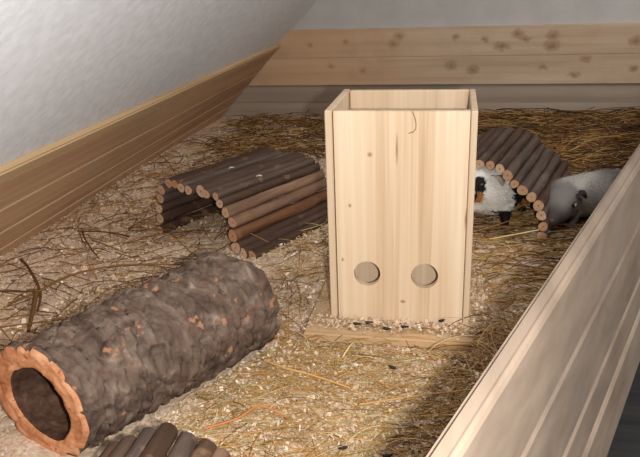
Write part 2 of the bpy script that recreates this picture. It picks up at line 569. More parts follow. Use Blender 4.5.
# stalks that can be told apart
def stalk(name, pts, rad, colr, label, cat='straw'):
    pts = [Vector(p) for p in pts]
    fine = []
    for i in range(len(pts) - 1):
        p0, p1 = pts[max(i - 1, 0)], pts[i]; p2, p3 = pts[i + 1], pts[min(i + 2, len(pts) - 1)]
        for k in range(6):
            s = k / 6
            fine.append(0.5 * ((2 * p1) + (p2 - p0) * s + (2 * p0 - 5 * p1 + 4 * p2 - p3) * s * s + (3 * p1 - p0 - 3 * p2 + p3) * s ** 3))
    fine.append(pts[-1])
    org = fine[0].copy()
    V, F, C = [], [], []
    n = len(fine)
    for i, q in enumerate(fine):
        d = (fine[min(i + 1, n - 1)] - fine[max(i - 1, 0)]).normalized()
        s = d.cross(Vector((0, 0, 1))).normalized(); w = s.cross(d)
        r = rad * (1 - .4 * i / n) * (1.25 if i % 9 == 0 else 1)
        for k in range(6):
            o = s * math.cos(k * math.pi / 3) * r + w * math.sin(k * math.pi / 3) * r
            V.append(tuple(q - org + o))
        C.extend([colr] * 6)
    for i in range(n - 1):
        for k in range(6):
            F.append((i * 6 + k, i * 6 + (k + 1) % 6, i * 6 + 6 + (k + 1) % 6, i * 6 + 6 + k))
    o = link(name, mesh_np(name, V, F, C, M_hay, True), None)
    o.location = org
    return tag(o, label, cat)

# ------------------------------------------------------------------ wooden tower
def box_part(name, dims, mat, parent, bev=0.0012):
    x0, x1, y0, y1, z0, z1 = dims
    c = Vector(((x0 + x1) / 2, (y0 + y1) / 2, (z0 + z1) / 2))
    bm = bevel_box_bm(x0 - c.x, x1 - c.x, y0 - c.y, y1 - c.y, z0 - c.z, z1 - c.z, bev, 1)
    o = from_bm(name, bm, mat, parent)
    o.location = c - Vector(parent.location)
    return o

tower = empty('wooden_tower', (-0.07, 1.0, 0.0))
tag(tower, 'tall open-topped pale pine box with two round holes on a square board', 'box')
ZT = 0.3185
left_p = box_part('side_panel', (-0.1725, -0.1622, 0.9195, 1.0960, 0.002, ZT + .001), M_box_side, tower)
right_p = box_part('side_panel', (0.0235, 0.0325, 0.9215, 1.0960, 0.002, ZT), M_box_side, tower)
back_p = box_part('back_panel', (-0.1612, 0.0230, 1.0840, 1.0955, 0.002, ZT), M_box_side, tower)
inner_p = box_part('added_inner_panel', (-0.1610, 0.0228, 0.990, 1.000, 0.002, 0.13), M_box_side, tower)  # added divider, keeps the view through the holes evenly bright
base_p = box_part('base_board', (PLATE[0], PLATE[1], PLATE[2], PLATE[3], -0.012, 0.0015), M_baseplate, tower, .002)

# front panel with two drilled holes: radial strips stitched between circle and panel cells
def holed_panel(x0, x1, z0, z1, y0, y1, holes, r, n=32):
    bm = bmesh.new()
    xm = (holes[0][0] + holes[1][0]) / 2
    hz0, hz1 = holes[0][1] - 0.034, holes[0][1] + 0.034
    def quad(xa, xb, za, zb):
        for yy, fl in ((y0, 0), (y1, 1)):
            vs = [bm.verts.new((x, yy, z)) for x, z in ((xa, za), (xb, za), (xb, zb), (xa, zb))]
            bm.faces.new(vs if not fl else vs[::-1])
    quad(x0, x1, z0, hz0); quad(x0, x1, hz1, z1)
    for (hx, hz), xa, xb in ((holes[0], x0, xm), (holes[1], xm, x1)):
        ring = []
        for i in range(n):
            th = 2 * math.pi * i / n
            c, s = math.cos(th), math.sin(th)
            k = min((xb - hx if c > 0 else hx - xa) / max(abs(c), 1e-6), (hz1 - hz if s > 0 else hz - hz0) / max(abs(s), 1e-6))
            ring.append(((hx + r * c, hz + r * s), (hx + k * c, hz + k * s), th))
        corners = [math.atan2(b - hz, a - hx) % (2 * math.pi) for a, b in ((xb, hz1), (xa, hz1), (xa, hz0), (xb, hz0))]
        cpos = [(xb, hz1), (xa, hz1), (xa, hz0), (xb, hz0)]
        for i in range(n):
            j = (i + 1) % n
            a, b = ring[i], ring[j]
            t1 = b[2] if j else 2 * math.pi
            poly = [a[0], a[1]]
            for ct, cp in zip(corners, cpos):
                if a[2] + 1e-6 < ct < t1 - 1e-6:
                    poly.append(cp)
            poly += [b[1], b[0]]
            for yy, fl in ((y0, 0), (y1, 1)):
                vs = [bm.verts.new((x, yy, z)) for x, z in poly]
                bm.faces.new(vs if not fl else vs[::-1])
            # bore of the hole
            vs = [bm.verts.new(q) for q in ((a[0][0], y0, a[0][1]), (b[0][0], y0, b[0][1]), (b[0][0], y1, b[0][1]), (a[0][0], y1, a[0][1]))]
            bm.faces.new(vs)
    for xa, za, xb, zb in ((x0, z0, x1, z0), (x1, z0, x1, z1), (x1, z1, x0, z1), (x0, z1, x0, z0)):
        bm.faces.new([bm.verts.new(q) for q in ((xa, y0, za), (xb, y0, zb), (xb, y1, zb), (xa, y1, za))])
    bmesh.ops.remove_doubles(bm, verts=bm.verts[:], dist=1e-5)
    bmesh.ops.recalc_face_normals(bm, faces=bm.faces[:])
    return bm
fp = holed_panel(-0.1604, 0.0226, 0.002, ZT, 0.9205, 0.9310, [(-0.1165, 0.0785), (-0.0330, 0.0785)], 0.0195)
for v in fp.verts:
    v.co -= Vector((-0.07, 1.0, 0))
front_p = from_bm('front_panel', fp, M_box, tower)
# the split at the top of the front panel
def flat_line(name, pts, y, w, mat, parent):
    bm = bmesh.new()
    for (x0, z0), (x1, z1) in zip(pts[:-1], pts[1:]):
        d = Vector((x1 - x0, 0, z1 - z0)).normalized(); s = Vector((-d.z, 0, d.x)) * w
        a, b = Vector((x0, 0, z0)), Vector((x1, 0, z1))
        lo = [bm.verts.new(q + Vector((0, y, 0)) - Vector(parent.location)) for q in (a - s, b - s, b + s, a + s)]
        hi = [bm.verts.new(q + Vector((0, y + .003, 0)) - Vector(parent.location)) for q in (a - s, b - s, b + s, a + s)]
        bm.faces.new(lo); bm.faces.new(hi[::-1])
        for i in range(4):
            j = (i + 1) % 4
            bm.faces.new((lo[i], hi[i], hi[j], lo[j]))
    bmesh.ops.recalc_face_normals(bm, faces=bm.faces[:])
    return from_bm(name, bm, mat, parent)
t = NT('split_shadow_brown', 0.9, 0.05)
M_split = t.color(srgb(140, 104, 72))
flat_line('split', [(-0.0530, 0.3180), (-0.0500, 0.3100), (-0.0482, 0.3020), (-0.0484, 0.2945), (-0.0520, 0.2905), (-0.0580, 0.2885)], 0.9201, 0.0006, M_split, tower)

# ------------------------------------------------------------------ bark and stick materials
def stick_mat(name, lo, mid, hi):
    t = NT(name, 0.75, 0.25)
    off, oi = orand(t)
    o = t.vadd(t.coord('Object'), off)
    n1 = t.noise(t.mapping(o, (55, 5, 55)), 1, 5, 0.65, .6)
    n2 = t.noise(o, 28, 3, 0.6)
    c = t.ramp(n1, [(0.30, lo), (0.50, mid), (0.70, hi)])
    c = t.mix(t.smooth(oi, 0.15, 0.95), c, t.mix(1.0, c, srgb(226, 200, 178), 'MULTIPLY'))
    c = t.mix(t.math('MULTIPLY', t.smooth(n2, 0.60, 0.72), .55), c, srgb(140, 108, 80))
    t.bump(n1, 0.5, 0.002)
    return t.color(c)
M_stick = stick_mat('willow_bark', srgb(60, 48, 41), srgb(84, 69, 60), srgb(106, 91, 80))
M_stick_red = stick_mat('red_brown_bark', srgb(94, 70, 54), srgb(122, 93, 73), srgb(148, 116, 90))
t = NT('cut_wood', 0.8, 0.15)
o_ = t.coord('Object')
off, oi = orand(t)
sx = t.n('ShaderNodeSeparateXYZ'); t.l(o_, sx.inputs[0])
rr = t.math('SQRT', t.math('ADD', t.math('POWER', sx.outputs[0], 2), t.math('POWER', sx.outputs[2], 2)))
rg = t.noise(t.vadd(t.mapping(o_, (1, 1, 1)), off), 160, 3)
base = t.ramp(oi, [(0.0, srgb(200, 166, 134)), (0.4, srgb(186, 146, 114)), (0.7, srgb(204, 176, 148)), (0.95, srgb(184, 138, 104))])
base = t.mix(t.math('MULTIPLY', t.smooth(rg, .4, .7), .35), base, srgb(150, 104, 74))
base = t.mix(t.math('SUBTRACT', 1.0, t.smooth(rr, 0.0008, 0.0022)), base, srgb(140, 92, 62))
M_cut = t.color(base)

def stick_mesh(name, L, mats, seed):
    """round stick of radius 0.01 along +Y from 0 to L, slightly crooked, cut ends"""
    r_ = random.Random(seed)
    bm = bmesh.new()
    N, K = 12, 8
    rings = []
    ph = [r_.uniform(0, 6.28) for _ in range(4)]
    def ring(y, r, wob=True):
        ox = (.0012 * math.sin(y * 18 + ph[0]) + .0006 * math.sin(y * 47 + ph[1])) * (y / L) ; oz = .0010 * math.sin(y * 15 + ph[2]) * (y / L)
        vs = []
        for i in range(N):
            th = 2 * math.pi * i / N
            rr = r * (1 + .06 * math.sin(2 * th + ph[3]) + .05 * math.sin(3 * th + y * 40 + ph[1]))
            vs.append(bm.verts.new((ox + rr * math.cos(th), y, oz + rr * math.sin(th))))
        return vs
    ys = [0.0, 0.0012] + [L * k / K for k in range(1, K)] + [L - 0.0012, L]
    for i, y in enumerate(ys):
        rr = 0.0092 if i in (0, len(ys) - 1) else 0.0100 * r_.uniform(.95, 1.05)
        rings.append(ring(y, rr))
    for a, b in zip(rings[:-1], rings[1:]):
        for i in range(N):
            f = bm.faces.new((a[i], b[i], b[(i + 1) % N], a[(i + 1) % N])); f.smooth = True
    f = bm.faces.new(rings[0]); f.material_index = 1
    f = bm.faces.new(rings[-1][::-1]); f.material_index = 1
    bmesh.ops.recalc_face_normals(bm, faces=bm.faces[:])
    me = bpy.data.meshes.new(name)
    bm.to_mesh(me); bm.free()
    for m in mats:
        me.materials.append(m)
    return me

def make_bridge(name, label, O, R, ends, L, far=None, reds=(), radii=None, seed=1):
    """ends: (across, height) of each stick's near end; far: the same at the far end"""
    ang = math.atan2(R.y, R.x)
    root = empty(name, (O.x, O.y, 0), ang)
    tag(root, label, 'hideout', None)
    dark = [stick_mesh('stick', L, (M_stick, M_cut), seed * 10 + k) for k in range(4)]
    red = stick_mesh('stick', L, (M_stick_red, M_cut), seed * 10 + 7)
    r_ = random.Random(seed)
    for i, (a, z) in enumerate(ends):
        o = bpy.data.objects.new('stick', red if i in reds else dark[i % 4])
        col.objects.link(o)
        o.parent = root
        fa, fz = (far[i] if far else (a, z))
        y0 = r_.uniform(-.005, .004)
        v = Vector((fa - a, L, fz - z)).normalized()
        o.rotation_mode = 'QUATERNION'
        q = Vector((0, 1, 0)).rotation_difference(v)
        o.rotation_quaternion = q @ Quaternion((0, 1, 0), r_.uniform(0, 6.28))
        o.location = (a, y0, z)
        rad = radii[i] if radii else .0102
        o.scale = (rad / .010, 1, rad / .010)
    return root

E1 = [(0.0026, 0.0102), (0.0016, 0.0345), (0.0053, 0.0573), (0.011, 0.0796), (0.0222, 0.1005), (0.0385, 0.1151), (0.0563, 0.1163), (0.0766, 0.1125), (0.0987, 0.1115),
      (0.1262, 0.1121), (0.1479, 0.1116), (0.1638, 0.1073), (0.1792, 0.0975), (0.1935, 0.0828), (0.2051, 0.0644), (0.2054, 0.0383), (0.2110, 0.0155), (0.2270, 0.0075), (0.2450, 0.0050)]
R1 = [.0110, .0112, .0108, .0108, .0112, .0105, .0095, .0105, .0105, .0132, .0095, .0085, .0095, .0105, .0112, .0128, .0125, .0115, .0105]
bridge1 = make_bridge('stick_bridge', 'low brown bark-stick arch left of the pale wooden tower', B1_O, B1_R, E1, 0.30,
                      far=[(a * 1.02 + .004, z * .98 if z > .03 else z) for a, z in E1], reds=(13, 14, 15), radii=R1, seed=1)
E2r = [(-0.1042, 0.1412), (-0.0858, 0.1363), (-0.0709, 0.1244), (-0.0573, 0.1095), (-0.0417, 0.0986), (-0.0246, 0.0866), (-0.0112, 0.0708), (-0.0047, 0.0513), (0.0002, 0.0300), (-0.0003, 0.0102)]
E2 = [(-0.248 - a, z) for a, z in E2r[::-1]] + [(-0.1241, 0.1425)] + E2r
F2 = [((a + .124) * 1.06 - .124, z * (1.02 if z > .05 else 1.0)) for a, z in E2]
bridge2 = make_bridge('stick_bridge', 'dark bark-stick arch with tan cut ends right of the tower, sheltering a guinea pig', B2_O, B2_R, E2, 0.29, far=F2,
                      radii=[.0105] * 8 + [.0108, .0095, .0098, .0095, .0098, .0108, .0090, .0108, .0104, .0112, .0105, .0100, .0105], reds=(3,), seed=2)
E3 = []
for k in range(13):
    th = math.pi * (1 - k / 12)
    E3.append((0.076 * math.cos(th), 0.010 + 0.072 * math.sin(th) + .003 * math.sin(k * 2.3)))
bridge3 = make_bridge('stick_bridge', 'bark-stick arch cut off by the picture edge, beside the open end of the cork tube',
                      Vector((-0.262, 0.262, 0)), Vector((1, 0.0, 0)), E3, 0.255, reds=(1, 9, 10), seed=3)

# ------------------------------------------------------------------ cork tube
def cork_tube():
    root = empty('cork_tube', (CK_A.x, CK_A.y, 0))
    tag(root, 'hollow grey-brown cork bark tube with an orange cut rim lying on the shavings', 'tube')
    org = Vector((CK_A.x, CK_A.y, 0))
    S = CK_AX.cross(Vector((0, 0, 1))).normalized(); U = S.cross(CK_AX).normalized()
    NT_, NL = 150, 130
    K1, K1u = 0.16, -0.04           # slant of the near cut
    def rad_out(th, l):
        q = Vector((math.cos(th) * 1.0, math.sin(th) * 1.0, l * 13))
        lump = .0045 * noise.noise(q * 1.3)
        rid = .0050 * noise.noise(Vector((math.cos(th) * 3.0, math.sin(th) * 3.0, l * 40))) + .0010 * noise.noise(Vector((math.cos(th) * 8, math.sin(th) * 8, l * 120)))
        fis = abs(noise.noise(Vector((math.cos(th) * 2.6 + 4, math.sin(th) * 2.6, l * 30 + 7))))
        fis = -.0075 * max(0, 1 - fis / .10)
        return (CK_R + .007 * l) * (1 + .05 * math.cos(th - .4) ** 2) + lump + rid + fis
    def rad_in(th, l):
        return .0465 + .004 * noise.noise(Vector((math.cos(th) * 1.2, math.sin(th) * 1.2, l * 9 + 3))) + .0015 * noise.noise(Vector((math.cos(th) * 5, math.sin(th) * 5, l * 60)))
    def P(th, l, r, shift=0.0):
        c, s = math.cos(th), math.sin(th)
        along = l * CK_L
        near = (K1 * c * r + K1u * s * r) * (1 - l) ** 2
        far = (.25 * c * r + .012 * noise.noise(Vector((c * 2, s * 2, 8)))) * l ** 3
        p = CK_A + CK_AX * (along + near + far + shift) + S * (c * r) + U * (s * r)
        p.z = max(p.z, -0.008 + .002 * math.sin(l * 40))
        return p - org
    def sheet(name, rf, mat, l0=0.0, l1=1.0, nl=NL, flip=False):
        bm = bmesh.new()
        g = [[bm.verts.new(P(2 * math.pi * i / NT_, l0 + (l1 - l0) * j / nl, rf(2 * math.pi * i / NT_, l0 + (l1 - l0) * j / nl))) for i in range(NT_)] for j in range(nl + 1)]
        for j in range(nl):
            for i in range(NT_):
                q = (g[j][i], g[j][(i + 1) % NT_], g[j + 1][(i + 1) % NT_], g[j + 1][i])
                bm.faces.new(q if not flip else q[::-1])
        return from_bm(name, bm, mat, root, True)
    sheet('bark', rad_out, M_cork)
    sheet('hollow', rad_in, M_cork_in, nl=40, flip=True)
    for l, nm in ((0.0, 'cut_rim'), (1.0, 'cut_rim')):
        bm = bmesh.new()
        NR = 8
        g = []
        for j in range(NR + 1):
            row = []
            for i in range(NT_):
                th = 2 * math.pi * i / NT_
                a, b = rad_in(th, l), rad_out(th, l)
                sh = (.0025 * noise.noise(Vector((math.cos(th) * 3, math.sin(th) * 3, j * .5))) ) * (0 if j in (0, NR) else 1) - (0.003 if 0 < j < NR else 0) * (1 if l == 0 else -1)
                row.append(bm.verts.new(P(th, l, a + (b - a) * j / NR, sh)))
            g.append(row)
        for j in range(NR):
            for i in range(NT_):
                bm.faces.new((g[j][i], g[j + 1][i], g[j + 1][(i + 1) % NT_], g[j][(i + 1) % NT_]))
        from_bm(nm, bm, M_cork_rim, root, True)
    return root
t = NT('cork_bark', 0.85, 0.15)
o_ = t.coord('Object')
n1 = t.noise(o_, 38, 6, 0.62, .6)
n2 = t.noise(o_, 26, 4, 0.6, .4)
n3 = t.noise(t.mapping(o_, loc=(3, 1, 2)), 42, 3, 0.55)
c = t.ramp(n1, [(0.28, srgb(54, 41, 34)), (0.46, srgb(94, 77, 66)), (0.60, srgb(118, 100, 87)), (0.74, srgb(154, 134, 118))])
c = t.mix(t.math('MULTIPLY', t.smooth(n2, .50, .62), .45), c, srgb(98, 74, 60))
c = t.mix(t.math('MULTIPLY', t.smooth(n3, .63, .70), .8), c, srgb(170, 122, 90))
t.bump(n1, 0.8, 0.005)
M_cork = t.color(c)
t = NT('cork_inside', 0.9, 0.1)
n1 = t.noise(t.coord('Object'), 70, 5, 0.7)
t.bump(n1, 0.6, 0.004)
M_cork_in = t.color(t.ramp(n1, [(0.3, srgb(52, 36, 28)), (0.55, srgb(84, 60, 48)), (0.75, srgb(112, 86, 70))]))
t = NT('cork_rim', 0.85, 0.12)
o_ = t.coord('Object')
n1 = t.noise(o_, 45, 5, 0.65); n2 = t.noise(o_, 130, 3, .6)
c = t.ramp(n1, [(0.28, srgb(150, 92, 58)), (0.48, srgb(196, 134, 94)), (0.7, srgb(222, 168, 126))])
c = t.mix(t.math('MULTIPLY', t.smooth(n2, .60, .70), .7), c, srgb(120, 74, 52))
t.bump(n2, 0.4, 0.003)
M_cork_rim = t.color(c)
cork_tube()

# ------------------------------------------------------------------ guinea pigs
def lerp_st(st, t):
    for a, b in zip(st[:-1], st[1:]):
        if a[0] <= t <= b[0]:
            k = (t - a[0]) / (b[0] - a[0]); k2 = k
            return [a[i] + (b[i] - a[i]) * k2 for i in range(5)]
    return st[-1]

ST = [(-.150, .050, .004, .005, 0), (-.144, .052, .030, .034, 0), (-.120, .056, .050, .051, 0), (-.070, .060, .057, .057, 0), (-.010, .060, .055, .055, 0), (.030, .063, .049, .051, 0),
      (.058, .068, .041, .046, 0), (.080, .073, .0385, .0425, 0), (.098, .072, .036, .040, 0), (.114, .067, .030, .033, 0), (.130, .060, .0235, .026, 0), (.143, .054, .017, .0195, 0), (.151, .050, .011, .0125, 0), (.154, .048, .002, .003, 0)]

def guinea_pig(name, label, loc, heading, scale, colf, turn=0.0, nod=0.0, glint_mat=None, ear_mat=None, fur_n=16000, fur_len=.0085):
    """local frame: +x to the nose, +z up; head turned by 'turn' and dipped by 'nod' about the neck"""
    root = empty(name, loc, heading)
    root.scale = scale
    tag(root, label, 'guinea pig')
    neck = Vector((.040, 0, .058))
    def bend(p):
        k = smst(.035, .085, p.x) * smst(.018, .046, p.z)
        if k <= 0:
            return p
        d = p - neck
        d.rotate(Quaternion((0, 1, 0), nod * k)); d.rotate(Quaternion((0, 0, 1), turn * k))
        return neck + d
    # one continuous skin: body and legs fused by a voxel remesh
    bm = bmesh.new()
    N = 28
    rings = []
    xs = []
    for a, b in zip(ST[:-1], ST[1:]):
        for k in range(4):
            xs.append(a[0] + (b[0] - a[0]) * k / 4)
    xs.append(ST[-1][0])
    for x in xs:
        _, zc, hw, hh, _ = lerp_st(ST, x)
        ring = []
        for i in range(N):
            th = 2 * math.pi * i / N
            c, s = math.cos(th), math.sin(th)
            pw = hw * (abs(c) ** .9) * (1 if c > 0 else -1)
            cheek = 1 + .10 * math.exp(-((x - .085) / .018) ** 2) * max(0, -s + .3)
            ring.append(bm.verts.new((x, pw * cheek, zc + hh * s * (.96 if s < 0 else 1))))
        rings.append(ring)
    for a, b in zip(rings[:-1], rings[1:]):
        for i in range(N):
            bm.faces.new((a[i], a[(i + 1) % N], b[(i + 1) % N], b[i]))
    bm.faces.new(rings[0][::-1]); bm.faces.new(rings[-1])
    def capsule(p, q, r0, r1):
        p, q = Vector(p), Vector(q)
        d = (q - p).normalized(); s = d.cross(Vector((0, 1, .01))).normalized(); w = s.cross(d)
        M, rr = 10, []
        for k, (tt, sc) in enumerate(((-.6, .5), (0, 1), (.5, 1), (1, 1), (1.5, .5))):
            base = p + (q - p) * min(max(tt, 0), 1)
            r = r0 + (r1 - r0) * min(max(tt, 0), 1)
            base = base - d * r * .7 if tt < 0 else (base + d * r * .7 if tt > 1 else base)
            rr.append([bm.verts.new(base + (s * math.cos(2 * math.pi * i / M) + w * math.sin(2 * math.pi * i / M)) * r * sc) for i in range(M)])
        for a, b in zip(rr[:-1], rr[1:]):
            for i in range(M):
                bm.faces.new((a[i], a[(i + 1) % M], b[(i + 1) % M], b[i]))
        bm.faces.new(rr[0][::-1]); bm.faces.new(rr[-1])
    for sy in (-1, 1):
        capsule((.045, .030 * sy, .040), (.050, .033 * sy, .012), .013, .0075)
        capsule((.050, .033 * sy, .012), (.066, .035 * sy, .006), .0075, .006)
        for f in (-.5, 0, .5):
            capsule((.064, (.035 + f * .008) * sy, .005), (.075, (.035 + f * .014) * sy, .0035), .0035, .0025)
        capsule((-.095, .040 * sy, .040), (-.075, .046 * sy, .014), .022, .010)
        capsule((-.085, .046 * sy, .010), (-.050, .047 * sy, .006), .009, .0065)
        for f in (-.5, 0, .5):
            capsule((-.052, (.047 + f * .009) * sy, .006), (-.038, (.047 + f * .013) * sy, .0035), .004, .003)
    bmesh.ops.recalc_face_normals(bm, faces=bm.faces[:])
    tmp_me = bpy.data.meshes.new('tmp'); bm.to_mesh(tmp_me); bm.free()
    tmp = bpy.data.objects.new('tmp', tmp_me); col.objects.link(tmp)
    md = tmp.modifiers.new('r', 'REMESH'); md.mode = 'VOXEL'; md.voxel_size = .0028
    sm = tmp.modifiers.new('s', 'SMOOTH'); sm.iterations = 4; sm.factor = .5
    dg = bpy.context.evaluated_depsgraph_get()
    me = bpy.data.meshes.new_from_object(tmp.evaluated_get(dg))
    bpy.data.objects.remove(tmp); bpy.data.meshes.remove(tmp_me)
    rest = [v.co.copy() for v in me.vertices]
    for v, p in zip(me.vertices, rest):
        v.co = bend(p)
    at = me.color_attributes.new('tint', 'FLOAT_COLOR', 'POINT')
    for i, p in enumerate(rest):
        at.data[i].color = colf(p)
    for f in me.polygons:
        f.use_smooth = True
    me.update()
    body = link('body', me, M_fur, root)
    # coat: thin blades leaning back
    me.calc_loop_triangles()
    V, F, C = [], [], []
    tris = me.loop_triangles
    areas = np.array([t_.area for t_ in tris]); cum = np.cumsum(areas); tot = cum[-1]
    r_ = random.Random(hash(label) % 1000 if False else 11)
    for _ in range(fur_n):
        t_ = tris[min(int(np.searchsorted(cum, r_.random() * tot)), len(tris) - 1)]
        a, b, c = t_.vertices
        w1, w2 = r_.random(), r_.random()
        if w1 + w2 > 1:
            w1, w2 = 1 - w1, 1 - w2
        p = me.vertices[a].co * (1 - w1 - w2) + me.vertices[b].co * w1 + me.vertices[c].co * w2
        q = rest[a] * (1 - w1 - w2) + rest[b] * w1 + rest[c] * w2
        if q.z < .012 or (q - Vector((.105, .0315 if q.y > 0 else -.0315, .080))).length < .008:
            continue
        n = t_.normal
        L = fur_len * r_.uniform(.6, 1.1) * (.35 + .65 * smst(.15, .06, q.x)) * (.3 + .7 * smst(.012, .045, q.z))
        back = Vector((-1, 0, -.25)); back.rotate(Quaternion((0, 0, 1), turn * smst(.035, .085, q.x)))
        d = (n * .55 + back * .8 + Vector((r_.gauss(0, .18), r_.gauss(0, .18), r_.gauss(0, .18)))).normalized()
        s = d.cross(n)
        if s.length < 1e-4:
            continue
        s = s.normalized() * (.0006)
        base = len(V)
        V += [tuple(p - s - n * .0005), tuple(p + s - n * .0005), tuple(p + d * L)]
        F.append((base, base + 1, base + 2))
        cc = colf(q + Vector((r_.gauss(0, .002),) * 3)); f = r_.uniform(.8, 1.15)
        C += [(min(1, cc[0] * f), min(1, cc[1] * f), min(1, cc[2] * f), 1)] * 3
    fur = link('fur', mesh_np('fur', V, F, C, M_fur), None, root)
    fur['kind'] = 'stuff'
    def place(o, p, rest_rot=None):
        o.parent = root
        o.location = bend(Vector(p))
        q = Quaternion((0, 0, 1), turn) @ Quaternion((0, 1, 0), nod)
        o.rotation_mode = 'QUATERNION'
        o.rotation_quaternion = q @ rest_rot if rest_rot else q
    for sy in (-1, 1):
        bm = bmesh.new(); bmesh.ops.create_uvsphere(bm, u_segments=18, v_segments=12, radius=.0062)
        for v in bm.verts:
            v.co.y *= .8
        o = from_bm('eye', bm, M_eye, None, True); place(o, (.105, .0325 * sy, .080))
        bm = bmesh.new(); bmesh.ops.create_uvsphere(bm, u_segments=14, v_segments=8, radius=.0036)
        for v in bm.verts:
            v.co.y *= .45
        if glint_mat:  # pale disc on the eye imitates the flash reflection
            pu = from_bm('eye_glint', bm, glint_mat, o, True); pu.location = (.0020, .0042 * sy, .0006)
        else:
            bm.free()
        # ear: drooping petal
        bm = bmesh.new()
        NN, MM = 9, 9
        gr = []
        for j in range(NN + 1):
            row = []
            tj = j / NN
            w = .0145 * math.sin(math.pi * (.12 + .88 * tj)) ** .6 * (1 if tj < .98 else .35)
            for i in range(MM + 1):
                ui = i / MM * 2 - 1
                x = ui * w + .002 * math.sin(tj * 5)
                y = .004 + .020 * math.sin(tj * 1.35) + .004 * (1 - ui * ui)
                z = .008 * math.sin(tj * 2.2) - .020 * tj ** 2
                row.append(bm.verts.new((x, y * sy, z)))
            gr.append(row)
        for j in range(NN):
            for i in range(MM):
                bm.faces.new((gr[j][i], gr[j][i + 1], gr[j + 1][i + 1], gr[j + 1][i]))
        bmesh.ops.solidify(bm, geom=bm.faces[:], thickness=.0016)
        bmesh.ops.recalc_face_normals(bm, faces=bm.faces[:])
        o = from_bm('ear', bm, ear_mat or M_ear, None, True); place(o, (.076, .026 * sy, .098))
    bm = bmesh.new(); bmesh.ops.create_uvsphere(bm, u_segments=14, v_segments=10, radius=.0062)
    for v in bm.verts:
        v.co.x *= .55
        v.co.z *= .72
        v.co.z += abs(v.co.y) * .35
    o = from_bm('nose', bm, M_nose, None, True); place(o, (.1515, 0, .0525))
    bm = bmesh.new()
    mv = []
    for i in range(9):
        th = -1.0 + 2.0 * i / 8
        mv.append(Vector((.1465 - .005 * th * th, .010 * th, .0425 - .003 * math.cos(th * 3))))
    for k, off in enumerate((Vector((0, 0, -.0008)), Vector((.0012, 0, 0)), Vector((0, 0, .0008)))):
        pass
    rows_ = [[bm.verts.new(q + off - mv[4]) for q in mv] for off in (Vector((-.002, 0, -.0009)), Vector((.0012, 0, 0)), Vector((-.002, 0, .0009)))]
    for a, b in ((0, 1), (1, 2), (2, 0)):
        for i in range(8):
            bm.faces.new((rows_[a][i], rows_[a][i + 1], rows_[b][i + 1], rows_[b][i]))
    bmesh.ops.recalc_face_normals(bm, faces=bm.faces[:])
    o = from_bm('mouth', bm, M_nose, None, True); place(o, mv[4])
    return root

M_fur = attr_mat('fur_tint', 0.75, 0.15)
t = NT('dark_eye', 0.08, 0.6); M_eye = t.color((.012, .009, .008, 1))
t = NT('painted_glint', 0.2, 0.5); M_glint = t.color((.92, .86, .84, 1))  # near-white colour painted as the flash glint
t = NT('ear_skin', 0.6, 0.3); M_ear = t.color(t.ramp(t.noise(t.coord('Object'), 90, 3), [(.3, srgb(58, 48, 44)), (.7, srgb(84, 70, 64))]))
t = NT('pale_ear_skin', 0.6, 0.3); M_ear_pale = t.color(srgb(186, 168, 156))
t = NT('nose_skin', 0.5, 0.3); M_nose = t.color(srgb(120, 84, 76))

WHITE = srgb(222, 216, 206); BLACK = srgb(30, 26, 25); TAN = srgb(164, 108, 60); GREY = srgb(134, 128, 122); SILV = srgb(172, 166, 158); DGREY = srgb(78, 72, 68)
def mixc(a, b, k):
    return tuple(a[i] + (b[i] - a[i]) * k for i in range(3)) + (1,)
def coat_pied(p):
    nz = noise.noise(p * 60) * .006
    x = p.x + nz
    if x < .050 and not (x > .034 and p.z < .05):
        return BLACK if x > -.05 else TAN
    if p.z < .045:
        return BLACK if abs(p.y) > .018 and p.z < .034 else WHITE
    if x < .096 or abs(p.y) < .009:
        return WHITE
    if p.z > .068 + nz:
        return BLACK if (p - Vector((.108, .031 if p.y > 0 else -.031, .080))).length < .015 + nz else WHITE
    if p.z > .050 + nz:
        return TAN if x < .112 else BLACK
    return WHITE
def coat_grey(p):
    k = smst(.035, .085, p.x + .012 * noise.noise(p * 45))
    c = mixc(SILV, mixc(GREY, DGREY, .3), k)
    c = mixc(c, DGREY, .6 * smst(-.01, -.07, p.x))
    if p.x > .118:
        c = mixc(c, DGREY, smst(.118, .145, p.x))
    return mixc(c, DGREY, .5 * smst(.045, .02, p.z))

guinea_pig('guinea_pig', 'white, black and tan guinea pig peering out of the stick arch right of the tower', (0.088, 1.400, 0.004), math.radians(-104), (1.1, 1.1, 1.1), coat_pied, turn=math.radians(-30), nod=math.radians(-10), ear_mat=M_ear_pale)
guinea_pig('guinea_pig', 'silver-grey guinea pig with a shining eye squeezed beside the near panel', (0.264, 1.402, 0.003), math.radians(-148), (.88, .86, .80), coat_grey, turn=math.radians(32), nod=math.radians(7), glint_mat=M_glint, ear_mat=M_ear)

